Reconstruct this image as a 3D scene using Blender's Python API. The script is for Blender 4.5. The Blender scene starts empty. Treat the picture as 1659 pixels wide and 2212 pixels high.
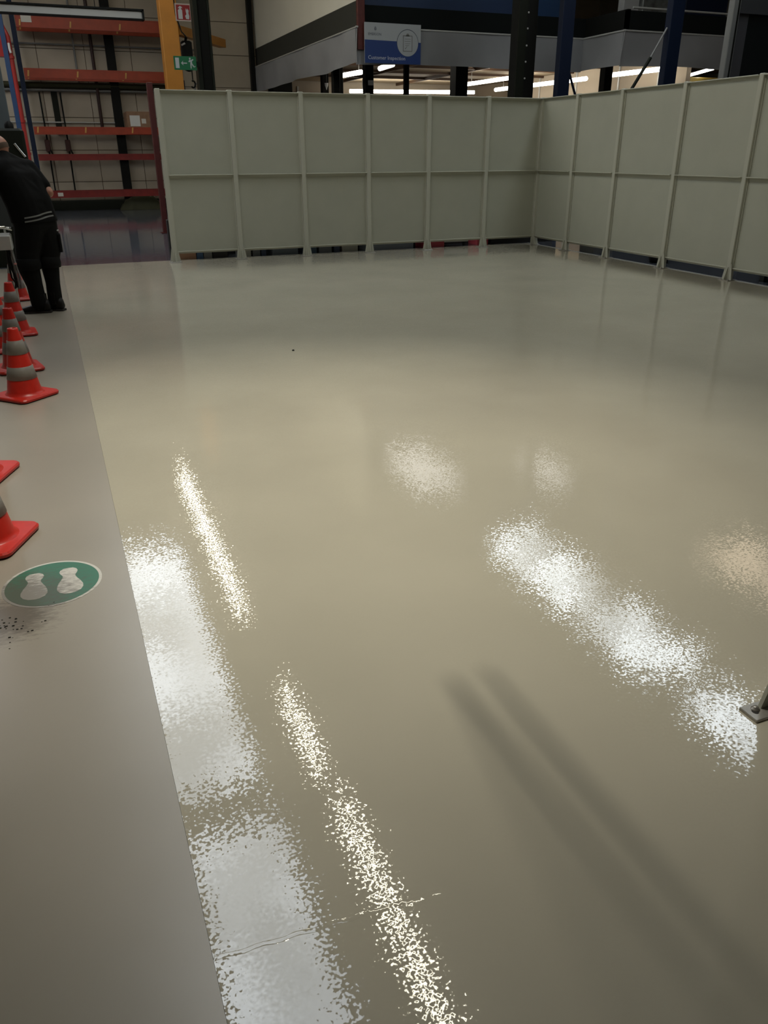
import bpy, bmesh, math, random
from mathutils import Vector, Matrix, Euler
random.seed(7)
C = bpy.context.scene.collection
PI = math.pi

# ------------------------------------------------------------------ camera
cam_data = bpy.data.cameras.new('camera')
cam = bpy.data.objects.new('camera', cam_data); C.objects.link(cam)
FWD = Vector((0.33866858, 0.84293686, -0.41804431))
RGT = Vector((0.92731812, -0.37425863, -0.00340367))
UPV = Vector((0.15932577, 0.38650735, 0.90842026))
m3 = Matrix((RGT, UPV, -FWD)).transposed()
cam.matrix_world = Matrix.Translation((0, 0, 1.5)) @ m3.to_4x4()
cam_data.sensor_fit = 'VERTICAL'; cam_data.sensor_height = 24.0
cam_data.lens = 1687.77 / 2212 * 24.0
cam_data.clip_start = 0.05; cam_data.clip_end = 200
sc = bpy.context.scene
sc.camera = cam

# ------------------------------------------------------------------ world, exposure, light levels
w = bpy.data.worlds.new('world'); sc.world = w; w.use_nodes = True
w.node_tree.nodes['Background'].inputs[0].default_value = (0.55, 0.6, 0.62, 1)
w.node_tree.nodes['Background'].inputs[1].default_value = 0.02
sc.view_settings.view_transform = 'Standard'
sc.view_settings.look = 'None'
sc.view_settings.exposure = 0.0
sc.view_settings.gamma = 1.0
sc.view_settings.use_curve_mapping = False
TUBE = 22.0        # fluorescent tubes overhead
SKYL = 5.3         # long roof light over the floor edge
SKYR = 6.5         # roof lights along the right row
SKYB = 1.6         # roof lights at the back
WARM = 1.6         # warm high bay panel on the right
FILLX = 5.0         # added unseen roof light that brightens the back wall
POOL = 1220.0        # added lamp that pools light on the middle of the floor
DECKLAMP = 11.0    # tubes under the mezzanine

# ------------------------------------------------------------------ materials
MATS = {}
def mat(name, col, rough=0.5, metal=0.0, var=0.0, vscale=8.0, bump=0.0, bscale=60.0, spec=0.5, emit=None, estr=0.0):
    if name in MATS: return MATS[name]
    m = bpy.data.materials.new(name); m.use_nodes = True
    nt = m.node_tree; b = nt.nodes['Principled BSDF']
    b.inputs['Base Color'].default_value = (*col, 1)
    b.inputs['Roughness'].default_value = rough
    b.inputs['Metallic'].default_value = metal
    b.inputs['Specular IOR Level'].default_value = spec
    geo = nt.nodes.new('ShaderNodeNewGeometry')
    if var > 0:
        n = nt.nodes.new('ShaderNodeTexNoise'); n.inputs['Scale'].default_value = vscale; n.inputs['Detail'].default_value = 5
        nt.links.new(geo.outputs['Position'], n.inputs['Vector'])
        mr = nt.nodes.new('ShaderNodeMapRange'); mr.inputs[1].default_value = 0.3; mr.inputs[2].default_value = 0.7
        mr.inputs[3].default_value = 1 - var; mr.inputs[4].default_value = 1 + var
        nt.links.new(n.outputs['Fac'], mr.inputs[0])
        mx = nt.nodes.new('ShaderNodeVectorMath'); mx.operation = 'SCALE'
        mx.inputs[0].default_value = col
        nt.links.new(mr.outputs[0], mx.inputs['Scale'])
        nt.links.new(mx.outputs[0], b.inputs['Base Color'])
    if bump > 0:
        n2 = nt.nodes.new('ShaderNodeTexNoise'); n2.inputs['Scale'].default_value = bscale; n2.inputs['Detail'].default_value = 3
        nt.links.new(geo.outputs['Position'], n2.inputs['Vector'])
        bp = nt.nodes.new('ShaderNodeBump'); bp.inputs['Strength'].default_value = bump; bp.inputs['Distance'].default_value = 0.01
        nt.links.new(n2.outputs['Fac'], bp.inputs['Height']); nt.links.new(bp.outputs[0], b.inputs['Normal'])
    if emit:
        b.inputs['Emission Color'].default_value = (*emit, 1); b.inputs['Emission Strength'].default_value = estr
    MATS[name] = m
    return m

def floor_mat(name, col, rough, fine, wave, dirt=False, var=0.05):
    """resin floor: clear glossy coat whose orange-peel and slow waves tilt the normal"""
    m = bpy.data.materials.new(name); m.use_nodes = True; nt = m.node_tree; N = nt.nodes; L = nt.links
    b = N['Principled BSDF']; b.inputs['Roughness'].default_value = rough; b.inputs['Specular IOR Level'].default_value = 0.72
    geo = N.new('ShaderNodeNewGeometry')
    def noise(scale, detail):
        n = N.new('ShaderNodeTexNoise'); n.inputs['Scale'].default_value = scale; n.inputs['Detail'].default_value = detail
        n.inputs['Roughness'].default_value = 0.45
        L.new(geo.outputs['Position'], n.inputs['Vector']); return n
    # colour
    n = noise(1.3, 4)
    mr = N.new('ShaderNodeMapRange'); mr.inputs[1].default_value = 0.3; mr.inputs[2].default_value = 0.7
    mr.inputs[3].default_value = 1 - var; mr.inputs[4].default_value = 1 + var
    L.new(n.outputs['Fac'], mr.inputs[0])
    sc_ = N.new('ShaderNodeVectorMath'); sc_.operation = 'SCALE'; sc_.inputs[0].default_value = col
    L.new(mr.outputs[0], sc_.inputs['Scale'])
    out = sc_.outputs[0]
    if dirt:
        out = add_dirt(nt, out, geo)
    L.new(out, b.inputs['Base Color'])
    # tilt of the normal
    def tilt(scale, detail, amt):
        q = noise(scale, detail)
        s = N.new('ShaderNodeVectorMath'); s.operation = 'SUBTRACT'; s.inputs[1].default_value = (.5, .5, .5)
        L.new(q.outputs['Color'], s.inputs[0])
        k = N.new('ShaderNodeVectorMath'); k.operation = 'MULTIPLY'; k.inputs[1].default_value = (amt, amt, 0)
        L.new(s.outputs[0], k.inputs[0]); return k.outputs[0]
    a = N.new('ShaderNodeVectorMath'); a.operation = 'ADD'
    L.new(tilt(115, 1.0, fine), a.inputs[0]); L.new(tilt(14, 1.0, wave), a.inputs[1])
    a2 = N.new('ShaderNodeVectorMath'); a2.operation = 'ADD'
    L.new(a.outputs[0], a2.inputs[0]); L.new(geo.outputs['Normal'], a2.inputs[1])
    nm = N.new('ShaderNodeVectorMath'); nm.operation = 'NORMALIZE'
    L.new(a2.outputs[0], nm.inputs[0]); L.new(nm.outputs[0], b.inputs['Normal'])
    MATS[name] = m
    return m

def add_dirt(nt, col_out, geo, cx=-0.36, cy=2.70, r=0.27, dark=(0.075, 0.06, 0.042)):
    """smeared boot dirt around one spot of the floor"""
    N = nt.nodes; L = nt.links
    d = N.new('ShaderNodeVectorMath'); d.operation = 'DISTANCE'; d.inputs[1].default_value = (cx, cy, 0)
    L.new(geo.outputs['Position'], d.inputs[0])
    f = N.new('ShaderNodeMapRange'); f.inputs[1].default_value = r; f.inputs[2].default_value = 0.02
    f.inputs[3].default_value = 0; f.inputs[4].default_value = 0.75
    L.new(d.outputs['Value'], f.inputs[0])
    mp = N.new('ShaderNodeMapping'); mp.inputs['Rotation'].default_value = (0, 0, 0.5); mp.inputs['Scale'].default_value = (26, 75, 30)
    L.new(geo.outputs['Position'], mp.inputs[0])
    n = N.new('ShaderNodeTexNoise'); n.inputs['Scale'].default_value = 1.0; n.inputs['Detail'].default_value = 6; n.inputs['Roughness'].default_value = 0.7
    L.new(mp.outputs[0], n.inputs['Vector'])
    ad = N.new('ShaderNodeMath'); ad.operation = 'ADD'; L.new(f.outputs[0], ad.inputs[0]); L.new(n.outputs['Fac'], ad.inputs[1])
    th = N.new('ShaderNodeMapRange'); th.inputs[1].default_value = 0.74; th.inputs[2].default_value = 1.05
    th.inputs[3].default_value = 0; th.inputs[4].default_value = 0.75
    L.new(ad.outputs[0], th.inputs[0])
    mix = N.new('ShaderNodeMix'); mix.data_type = 'RGBA'
    L.new(th.outputs[0], mix.inputs['Factor']); L.new(col_out, mix.inputs['A']); mix.inputs['B'].default_value = (*dark, 1)
    return mix.outputs['Result']

def dirty_mat(name, col, rough):
    m = bpy.data.materials.new(name); m.use_nodes = True; nt = m.node_tree
    geo = nt.nodes.new('ShaderNodeNewGeometry')
    rgb = nt.nodes.new('ShaderNodeRGB'); rgb.outputs[0].default_value = (*col, 1)
    out = add_dirt(nt, rgb.outputs[0], geo, cx=-.33, cy=2.80, r=0.40)
    b = nt.nodes['Principled BSDF']; b.inputs['Roughness'].default_value = rough
    nt.links.new(out, b.inputs['Base Color'])
    return m

def pane_mat(name, col, strength, sx=0.9, lo=0.35, rotm=0.0):
    """translucent roof-light sheet, daylight behind it, glow varied at random"""
    m = bpy.data.materials.new(name); m.use_nodes = True; nt = m.node_tree
    b = nt.nodes['Principled BSDF']; b.inputs['Base Color'].default_value = (.6, .62, .62, 1)
    geo = nt.nodes.new('ShaderNodeNewGeometry')
    n = nt.nodes.new('ShaderNodeTexNoise'); n.inputs['Scale'].default_value = sx; n.inputs['Detail'].default_value = 1
    nt.links.new(geo.outputs['Position'], n.inputs['Vector'])
    mr = nt.nodes.new('ShaderNodeMapRange'); mr.inputs[1].default_value = 0.36; mr.inputs[2].default_value = 0.62
    mr.inputs[3].default_value = strength * lo; mr.inputs[4].default_value = strength * 1.25
    nt.links.new(n.outputs['Fac'], mr.inputs[0])
    b.inputs['Emission Color'].default_value = (*col, 1)
    nt.links.new(mr.outputs[0], b.inputs['Emission Strength'])
    return m

M_NEW = floor_mat('beige_resin', (0.49, 0.455, 0.358), 0.04, 0.082, 0.012)
M_OLD = floor_mat('worn_resin', (0.315, 0.282, 0.222), 0.30, 0.03, 0.01, dirt=True, var=0.07)
M_BLUE = floor_mat('blue_resin', (0.095, 0.102, 0.118), 0.07, 0.02, 0.01)
M_FENCE = mat('fence_grey', (0.45, 0.455, 0.37), 0.45, var=0.03, vscale=3)
M_FRAME = mat('fence_frame', (0.52, 0.52, 0.43), 0.4)
M_GALV = mat('galvanised', (0.42, 0.40, 0.36), 0.35, 0.6, var=0.12, vscale=40)
M_WALL = mat('cream_panel', (0.48, 0.415, 0.315), 0.7, var=0.06, vscale=2)
M_WALLR = mat('room_wall', (0.33, 0.31, 0.27), 0.8, var=0.05, vscale=1)
M_CEIL = mat('roof_sheet', (0.30, 0.29, 0.27), 0.7)
M_BLACK = mat('black_steel', (0.006, 0.0065, 0.005), 0.6, spec=.2)
M_DKGREEN = mat('dark_green_steel', (0.009, 0.011, 0.006), 0.6, spec=.2)
M_ORED = mat('rack_orange_red', (0.34, 0.045, 0.014), 0.45, var=0.12, vscale=6)
M_DRED = mat('rack_dark_red', (0.19, 0.014, 0.009), 0.5, var=0.15, vscale=6)
M_NAVY = mat('navy_steel', (0.005, 0.011, 0.030), 0.55, spec=.25)
M_BLUEP = mat('blue_paint', (0.02, 0.06, 0.16), 0.45)
M_YEL = mat('ochre_paint', (0.47, 0.19, 0.02), 0.5, var=0.1, vscale=3)
M_PIPER = mat('red_pipe', (0.42, 0.03, 0.025), 0.4)
M_WHITE = mat('white_board', (0.62, 0.62, 0.58), 0.5)
M_LABEL = mat('paper_label', (0.6, 0.57, 0.5), 0.7)
M_CARD = mat('cardboard', (0.26, 0.15, 0.085), 0.8, var=0.12, vscale=12)
M_CURT = mat('grey_curtain', (0.27, 0.27, 0.27), 0.8, var=0.08, vscale=1.2)
M_FASC = mat('grey_fascia', (0.045, 0.045, 0.037), 0.8, spec=.2)
M_FASCD = mat('dark_fascia', (0.007, 0.009, 0.0085), 0.8, spec=.15)
M_SIGNB = mat('sign_blue', (0.02, 0.05, 0.19), 0.4)
M_SIGNW = mat('sign_white', (0.42, 0.44, 0.44), 0.4)
M_INK = mat('sign_ink', (0.07, 0.08, 0.10), 0.5)
M_GREEN = mat('exit_green', (0.01, 0.13, 0.05), 0.4)
M_FIRE = mat('sign_red', (0.22, 0.012, 0.012), 0.4)
M_CONE = mat('cone_orange', (0.55, 0.024, 0.013), 0.35, var=0.08, vscale=20, bump=0.05)
M_BAND = mat('cone_band', (0.235, 0.22, 0.195), 0.55, var=0.06, vscale=30)
M_RUB = mat('black_rubber', (0.02, 0.018, 0.016), 0.7)
M_CLOTH = mat('black_workwear', (0.004, 0.004, 0.0035), 0.85, spec=0.2, bump=0.25, bscale=25)
M_SHIRT = mat('black_shirt', (0.0035, 0.0035, 0.003), 0.9, spec=0.15, bump=0.2, bscale=18)
M_BOOT = mat('black_boot', (0.006, 0.005, 0.004), 0.5, spec=0.3, bump=0.2, bscale=50)
M_SKIN = mat('skin', (0.42, 0.20, 0.13), 0.5, bump=0.05, bscale=120)
M_TAPE = mat('grey_stripe', (0.16, 0.16, 0.14), 0.6)
M_STKG = dirty_mat('sticker_green', (0.025, 0.155, 0.085), 0.4)
M_STKW = dirty_mat('sticker_white', (0.60, 0.58, 0.52), 0.45)
M_GREY = mat('grey_box', (0.20, 0.20, 0.19), 0.5)
M_LGREY = mat('light_grey_metal', (0.50, 0.50, 0.47), 0.4, 0.2)
M_CHROME = mat('bright_rod', (0.7, 0.7, 0.68), 0.2, 1.0)
M_GLASS = mat('dark_glazing', (0.008, 0.011, 0.012), 0.12)
M_PALE = mat('pale_panel', (0.10, 0.12, 0.125), 0.6)
M_TARP = mat('olive_tarp', (0.035, 0.035, 0.012), 0.8, bump=0.3, bscale=10)
M_DECKC = mat('deck_underside', (0.55, 0.44, 0.30), 0.7, var=0.1, vscale=1.5)
M_JOIST = mat('brown_joist', (0.10, 0.055, 0.03), 0.6)
M_INNER = mat('workshop_wall', (0.46, 0.385, 0.29), 0.7, var=0.06, vscale=1)
M_TUBE = mat('tube_light', (.9, .9, .85), 0.5, emit=(1.0, 0.93, 0.74), estr=TUBE)
M_DLAMP = mat('deck_tube_light', (.9, .9, .85), 0.5, emit=(1.0, 0.96, 0.86), estr=DECKLAMP)
M_SPOT = mat('white_plug', (.8, .8, .78), 0.5)

# ------------------------------------------------------------------ mesh builder
class MB:
    def __init__(s): s.v = []; s.f = []; s.smooth = []
    def add(s, vs, fs, sm=False):
        o = len(s.v); s.v += [Vector(p) for p in vs]
        for f in fs: s.f.append([i + o for i in f]); s.smooth.append(sm)
        return s
    def box(s, x0, x1, y0, y1, z0, z1, M=None):
        p = [(x, y, z) for z in (z0, z1) for y in (y0, y1) for x in (x0, x1)]
        if M is not None: p = [M @ Vector(q) for q in p]
        return s.add(p, [(0, 2, 3, 1), (4, 5, 7, 6), (0, 1, 5, 4), (2, 6, 7, 3), (0, 4, 6, 2), (1, 3, 7, 5)])
    def cbox(s, x0, x1, y0, y1, z0, z1, c=0.004, M=None):
        """box with chamfered vertical and top edges"""
        c = min(c, (x1 - x0) / 3, (y1 - y0) / 3, (z1 - z0) / 3)
        def ring(i, z): return [(x0 + i + c, y0 + i, z), (x1 - i - c, y0 + i, z), (x1 - i, y0 + i + c, z), (x1 - i, y1 - i - c, z),
                                (x1 - i - c, y1 - i, z), (x0 + i + c, y1 - i, z), (x0 + i, y1 - i - c, z), (x0 + i, y0 + i + c, z)]
        R = [ring(0, z0), ring(0, z1 - c), ring(c, z1)]
        p = [q for r in R for q in r]
        if M is not None: p = [M @ Vector(q) for q in p]
        fs = [tuple(range(7, -1, -1)), tuple(range(16, 24))]
        for k in (0, 8):
            for i in range(8): j = (i + 1) % 8; fs.append((k + i, k + j, k + 8 + j, k + 8 + i))
        return s.add(p, fs)
    def tube(s, path, r, n=8, cap=True):
        P = [Vector(p) for p in path]; rs = r if isinstance(r, (list, tuple)) else [r] * len(P)
        vs = []; prev = None
        for i, p in enumerate(P):
            t = (P[min(i + 1, len(P) - 1)] - P[max(i - 1, 0)]).normalized()
            a = prev if prev is not None else (Vector((0, 0, 1)) if abs(t.z) < .9 else Vector((1, 0, 0)))
            u = (a - t * a.dot(t)).normalized(); prev = u; v = t.cross(u)
            for k in range(n):
                an = 2 * PI * k / n; vs.append(p + (u * math.cos(an) + v * math.sin(an)) * rs[i])
        fs = []
        for i in range(len(P) - 1):
            for k in range(n): j = (k + 1) % n; fs.append((i * n + k, i * n + j, (i + 1) * n + j, (i + 1) * n + k))
        s.add(vs, fs, True)
        if cap:
            e = (len(P) - 1) * n
            s.add(vs[:n], [tuple(range(n - 1, -1, -1))]); s.add(vs[e:], [tuple(range(n))])
        return s
    def lathe(s, prof, n=24, c=(0, 0, 0), cap=False):
        vs = []
        for r, z in prof:
            for k in range(n): a = 2 * PI * k / n; vs.append((c[0] + r * math.cos(a), c[1] + r * math.sin(a), c[2] + z))
        fs = []
        for i in range(len(prof) - 1):
            for k in range(n): j = (k + 1) % n; fs.append((i * n + k, i * n + j, (i + 1) * n + j, (i + 1) * n + k))
        s.add(vs, fs, True)
        if cap:
            s.add(vs[:n], [tuple(range(n - 1, -1, -1))]); s.add(vs[-n:], [tuple(range(n))])
        return s
    def prism(s, poly, z0, z1, M=None):
        """closed outline (x, y), extruded between two heights"""
        n = len(poly)
        p = [(x, y, z0) for x, y in poly] + [(x, y, z1) for x, y in poly]
        if M is not None: p = [M @ Vector(q) for q in p]
        fs = [tuple(range(n - 1, -1, -1)), tuple(range(n, 2 * n))]
        for i in range(n): j = (i + 1) % n; fs.append((i, j, n + j, n + i))
        return s.add(p, fs)
    def obj(s, name, m, parent=None, origin=None):
        me = bpy.data.meshes.new(name)
        off = Vector((0, 0, 0))
        if parent is not None:
            q = parent
            while q is not None: off += q.location; q = q.parent
        if origin is not None: off = Vector(origin)
        me.from_pydata([v - off for v in s.v], [], s.f)
        me.polygons.foreach_set('use_smooth', s.smooth)
        bm = bmesh.new(); bm.from_mesh(me); bmesh.ops.recalc_face_normals(bm, faces=bm.faces); bm.to_mesh(me); bm.free()
        me.materials.append(m)
        o = bpy.data.objects.new(name, me); C.objects.link(o)
        if parent is not None: o.parent = parent
        if origin is not None: o.location = origin
        return o

def tag(o, label, cat, group=None):
    o['label'] = label; o['category'] = cat
    if group: o['group'] = group
    return o
def thing(name, label, cat, loc=(0, 0, 0), group=None):
    o = bpy.data.objects.new(name, None); C.objects.link(o); o.location = loc; o.empty_display_size = 0.1
    return tag(o, label, cat, group)
def struct(o): o['kind'] = 'structure'; return o
def copy_tree(o, parent=None):
    c = o.copy(); C.objects.link(c)
    if parent is not None: c.parent = parent
    for ch in list(o.children): copy_tree(ch, c)
    return c
def box_thing(name, label, cat, x0, x1, y0, y1, z0, z1, m, group=None, c=0.006):
    o = MB().cbox(x0, x1, y0, y1, z0, z1, c).obj(name, m, origin=((x0 + x1) / 2, (y0 + y1) / 2, z0))
    return tag(o, label, cat, group)
def circle(cx, cy, r, n=40): return [(cx + r * math.cos(2 * PI * k / n), cy + r * math.sin(2 * PI * k / n)) for k in range(n)]

# upright plane facing -y: x stays x, outline y becomes z, extrusion goes towards the viewer
def FACE(x, y, z): return Matrix.Translation((x, y, z)) @ Matrix(((1, 0, 0, 0), (0, 0, -1, 0), (0, 1, 0, 0), (0, 0, 0, 1)))

# ------------------------------------------------------------------ setting: floors
BLX, BLY = 8.0, 12.87
fl = struct(MB().box(0.072, BLX, -4, BLY, -0.05, 0.0).obj('floor', M_NEW))
fo = struct(MB().box(-9, 0.0715, -4, BLY, -0.05, -0.0022).obj('floor', M_OLD))
fb = MB(); fb.box(-9, 22, BLY + 0.0005, 32, -0.05, -0.002); fb.box(BLX + 0.0005, 22, -4, BLY, -0.05, -0.002)
struct(fb.obj('floor', M_BLUE))
seam = MB()
pts = [(0.073 + 0.5 * k / 24, 1.126 - 0.03 * k / 24 + 0.0025 * math.sin(k * 1.7)) for k in range(25)]
for i in range(24):
    (xa, ya), (xb, yb) = pts[i], pts[i + 1]
    seam.add([(xa, ya - .006, 0), (xa, ya, .0007), (xa, ya + .006, 0), (xb, yb - .006, 0), (xb, yb, .0007), (xb, yb + .006, 0)],
             [(0, 3, 4, 1), (1, 4, 5, 2)], True)
seam.obj('seam', M_NEW, fl)
struct(MB().cbox(BLX - 0.012, BLX + 0.018, 6.2, BLY, -0.002, 0.006, 0.002).obj('trim_1', M_GREY))

# walls and roof of the hall
WE = 19.3
CZ = 7.35
wb = struct(MB().box(-9, 6.52, 26.34, 26.6, 0, CZ).obj('wall_back', M_JOIST))
zed = [0.0, 0.75, 1.59, 2.43, 3.27, 4.11, 4.95, 5.79, 6.63, CZ]
xed = [-9, -5.8, -3.3, -2.06, -0.82, 0.42, 1.66, 2.9, 4.14, 6.52]
for i in range(len(xed) - 1):
    for j in range(len(zed) - 1):
        g = 0.008; dy = random.uniform(0, .004)
        MB().box(xed[i] + g, xed[i + 1] - g, 26.30 - dy, 26.341, zed[j] + g, zed[j + 1] - g).obj('wall_panel', M_WALL, wb)
struct(MB().box(-9.2, -9, -4, 26.5, 0, CZ).obj('wall_left', M_WALLR))
struct(MB().box(22, 22.2, -4, 32, 0, CZ).obj('wall_right', M_WALLR))
struct(MB().box(-9, 22, -4.2, -4, 0, CZ).obj('wall_front', M_WALLR))
struct(MB().box(-9.2, 22.2, -4.2, 32.2, CZ, CZ + 0.2).obj('ceiling', M_CEIL))
wi = struct(MB().box(6.52, 22, 31.2, 31.4, 0, CZ).obj('wall_inner', M_INNER))
for x in (9.2, 11.8, 14.4):
    MB().box(x - .03, x + .03, 31.16, 31.2, 0, 3.7).obj('joint_strip', M_WHITE, wi)
ws_ = struct(MB().box(16.6, 16.75, WE, 31.2, 0, 3.87).obj('wall_inner', M_INNER))
for y in (20.4, 22.2, 24.4, 26.6): MB().box(16.57, 16.6, y - .03, y + .03, 0, 3.87).obj('joint_strip', M_LGREY, ws_)

# roof lights: glowing sheet panes in a frame (they mirror in the floor)
NWIN = [0]
def rooflight(x0, x1, y0, y1, n, pm, z=7.0):
    NWIN[0] += 1
    fr = MB(); e = 0.06
    for (a, b, c, d) in ((x0 - e, x0, y0 - e, y1 + e), (x1, x1 + e, y0 - e, y1 + e), (x0, x1, y0 - e, y0), (x0, x1, y1, y1 + e)):
        fr.box(a, b, c, d, z - .02, CZ)
    o = struct(fr.obj('window_%d' % NWIN[0], M_CEIL))
    st = (y1 - y0) / n
    for k in range(n):
        MB().box(x0, x1, y0 + k * st + .02, y0 + (k + 1) * st - .02, z, z + .02).obj('pane', pm, o)
P_L = pane_mat('daylight_left', (0.86, 0.93, 1.0), SKYL, 0.55, 0.55)
P_R = pane_mat('daylight_right', (0.86, 0.94, 1.0), SKYR, 1.0, 0.22)
P_B = pane_mat('daylight_back', (0.95, 0.93, 0.9), SKYB, 0.5, 0.7)
P_W = pane_mat('daylight_warm', (1.0, 0.78, 0.56), WARM, 0.9, 0.5)
rooflight(0.25, 1.62, 9.0, 17.2, 7, P_L)
rooflight(0.42, 1.66, 4.6, 8.2, 3, P_L)
rooflight(8.45, 9.9, 11.3, 14.7, 2, P_R)
rooflight(8.45, 9.9, 8.7, 11.0, 2, P_R)
rooflight(8.6, 9.7, 6.5, 8.15, 1, P_R)
rooflight(8.35, 9.75, 18.0, 21.0, 2, P_B)
rooflight(11.8, 12.7, 16.9, 19.0, 2, P_B)
rooflight(12.7, 14.3, 9.6, 12.4, 2, P_W)

# overhead fluorescent tubes (seen mirrored in the floor)
def tube_lamp(x, y0, y1, z, label, m, w_=0.06, group=None, hang=CZ):
    t = thing('tube_lamp', label, 'lamp', (x, (y0 + y1) / 2, z), group)
    MB().tube([(x, y0 + .02, z), (x, y1 - .02, z)], w_, 10).obj('tube', m, t)
    MB().box(x - w_ - .01, x + w_ + .01, y0, y1, z + w_, z + w_ + .05).obj('housing', M_LGREY, t)
    for yy in (y0 + .3, y1 - .3): MB().tube([(x, yy, z + w_ + .05), (x, yy, hang)], .008, 6).obj('hanger', M_GREY, t)
    return t
tube_lamp(2.40, 13.7, 21.6, 6.95, 'far overhead tube lamp mirrored as the long streak nearest the fence', M_TUBE)
tube_lamp(2.48, 8.8, 10.8, 6.95, 'short overhead tube lamp mirrored as the small middle streak in the floor', M_TUBE)
tube_lamp(2.55, 3.9, 8.1, 6.95, 'near overhead tube lamp mirrored as the streak at the bottom of the photo', M_TUBE)

rooflight(-5.6, -3.0, 14.0, 24.0, 6, pane_mat('added_fill_far_left', (0.95, 0.97, 1.0), FILLX, 0.5, 0.7))  # added out of view to light the back wall and the fence
hb_ = thing('added_pool_lamp', 'added bell shaped lamp out of view, pooling light on the beige floor', 'lamp', (1.15, 3.7, 6.5))  # added out of view; brightens mid-floor and leaves the edges darker
MB().lathe([(.30, 0), (.27, .10), (.16, .26), (.10, .34), (.08, .46), (.001, .47)], 28, (1.15, 3.7, 6.5)).obj('reflector', M_LGREY, hb_)
MB().tube([(1.15, 3.7, 6.96), (1.15, 3.7, CZ)], .012, 8).obj('pendant', M_GREY, hb_)
ld = bpy.data.lights.new('pool_spot', 'SPOT'); ld.energy = POOL; ld.color = (1.0, .94, .80); ld.spot_size = math.radians(57); ld.spot_blend = 1.0; ld.shadow_soft_size = 0.045
lo = bpy.data.objects.new('pool_spot', ld); C.objects.link(lo); lo.parent = hb_; lo.location = (0, 0, .08)
# unseen cables, added so the lamp above throws soft twin shadows on the floor
for x, lab in ((1.056, 'left of the twin slim cables added overhead, unseen, to shade the floor'), (1.1125, 'right of the twin slim cables added overhead, unseen, to shade the floor')):
    tag(MB().tube([(x, -4.0, 3.5), (x, 0, 3.5), (x, 2.76, 3.5), (x, 2.82, 3.56), (x, 2.82, CZ)], .0062, 6).obj('shadow_cable', M_GREY, origin=(x, 0, 3.5)), lab, 'cable')

# ------------------------------------------------------------------ grey partition fence
FH = 2.32
def make_post(name, label, h=FH, x=0, y=0):
    """square post on a slotted foot plate with two gussets"""
    t = thing(name, label, 'fence post', (0, 0, 0))
    MB().cbox(-.035, .035, -.045, .03, 0.008, h, .006).obj('upright', M_FRAME, t)
    MB().cbox(-.085, .085, -.10, .06, 0, .009, .003).obj('foot_plate', M_GALV, t)
    g = MB()
    for s in (-1, 1):
        g.prism([(s * .035, .009), (s * .08, .009), (s * .045, .20), (s * .035, .20)], -.004, .004, FACE(0, -.04, 0))
    g.add([(-.004, -.045, .009), (.004, -.045, .009), (.004, -.095, .009), (-.004, -.095, .009), (-.004, -.045, .16), (.004, -.045, .16), (.004, -.055, .16), (-.004, -.055, .16)],
          [(0, 1, 5, 4), (1, 2, 6, 5), (2, 3, 7, 6), (3, 0, 4, 7), (4, 5, 6, 7)])
    g.obj('gusset', M_FRAME, t)
    for s in (-1, 1):
        MB().lathe([(.0165, 0), (.0165, .003), (.010, .003), (.010, .011), (0.001, .012)], 12, (s * .06, -.075, .009)).obj('bolt', M_GALV, t)
    return t
def make_panel(wd, label):
    t = thing('fence_section', label, 'fence panel', (0, 0, 0))
    a = wd / 2 - .037
    for z0, z1 in ((0.155, 1.165), (1.215, FH - .05)):
        MB().box(-a + .01, a - .01, 0, .012, z0 - .02, z1 + .02).obj('sheet', M_FENCE, t)
    for nm, z0, z1, d, e in (('top_rail', FH - .05, FH - .012, .062, .010), ('middle_rail', 1.165, 1.215, .066, .010), ('bottom_rail', .12, .155, .026, .012)):
        rl = MB(); rl.cbox(-a, a, -d, .014, z1 - e, z1, .003); rl.box(-a, a, -.004, .013, z0, z1 - e)
        rl.obj(nm, M_FRAME, t)
    st = MB()
    for s in (-1, 1): st.box(s * a - .012, s * a + .012, -.014, .013, .155, FH - .05)
    st.obj('stile', M_FRAME, t)
    return t
BX = [1.684, 2.694, 3.752, 4.822, 5.864, 6.927, 7.955]
RY = [12.63, 11.594, 10.488, 9.199, 7.939, 6.68]
DY = 12.63; RX = 7.963
ORD = ['first', 'second', 'third', 'fourth', 'fifth', 'sixth', 'seventh']
post0 = make_post('fence_post', 'x')
for i, x in enumerate(BX):
    p = post0 if i == 0 else copy_tree(post0)
    p.location = (x, DY, 0); p['group'] = 'grey fence posts'
    p['label'] = ('grey fence post at the left end of the back fence beside the red post' if i == 0 else
                  'grey corner post where back and right fences meet' if i == 6 else
                  'grey back fence post, %s counted from the left end' % ORD[i])
for i, y in enumerate(RY[1:]):
    p = copy_tree(post0); p.location = (RX, y, 0); p.rotation_euler = (0, 0, -PI / 2)
    p['label'] = ('grey right fence post just outside the right edge of the photo' if i == 4 else 'grey right fence post, %s from the corner' % ORD[i])
for i in range(6):
    p = make_panel(BX[i + 1] - BX[i], 'grey sheet panel of the back fence, %s from the left' % ORD[i])
    p['group'] = 'grey fence panels'
    p.location = ((BX[i] + BX[i + 1]) / 2, DY, 0)
    if i == 0:
        s = MB()
        for z in (2.235, 2.17): s.box(-.02, .004, -.002, .001, z - .012, z + .012)
        s.obj('scuff', M_BLACK, p)
for i in range(5):
    p = make_panel(RY[i] - RY[i + 1], 'grey sheet panel of the right fence, %s from the corner' % ORD[i])
    p['group'] = 'grey fence panels'
    p.location = (RX, (RY[i] + RY[i + 1]) / 2, 0); p.rotation_euler = (0, 0, -PI / 2)
np_ = thing('fence_post', 'nearest post with bolted foot plate cut by the right photo edge', 'fence post', (1.80, 1.30, 0), 'grey fence posts')
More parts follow.
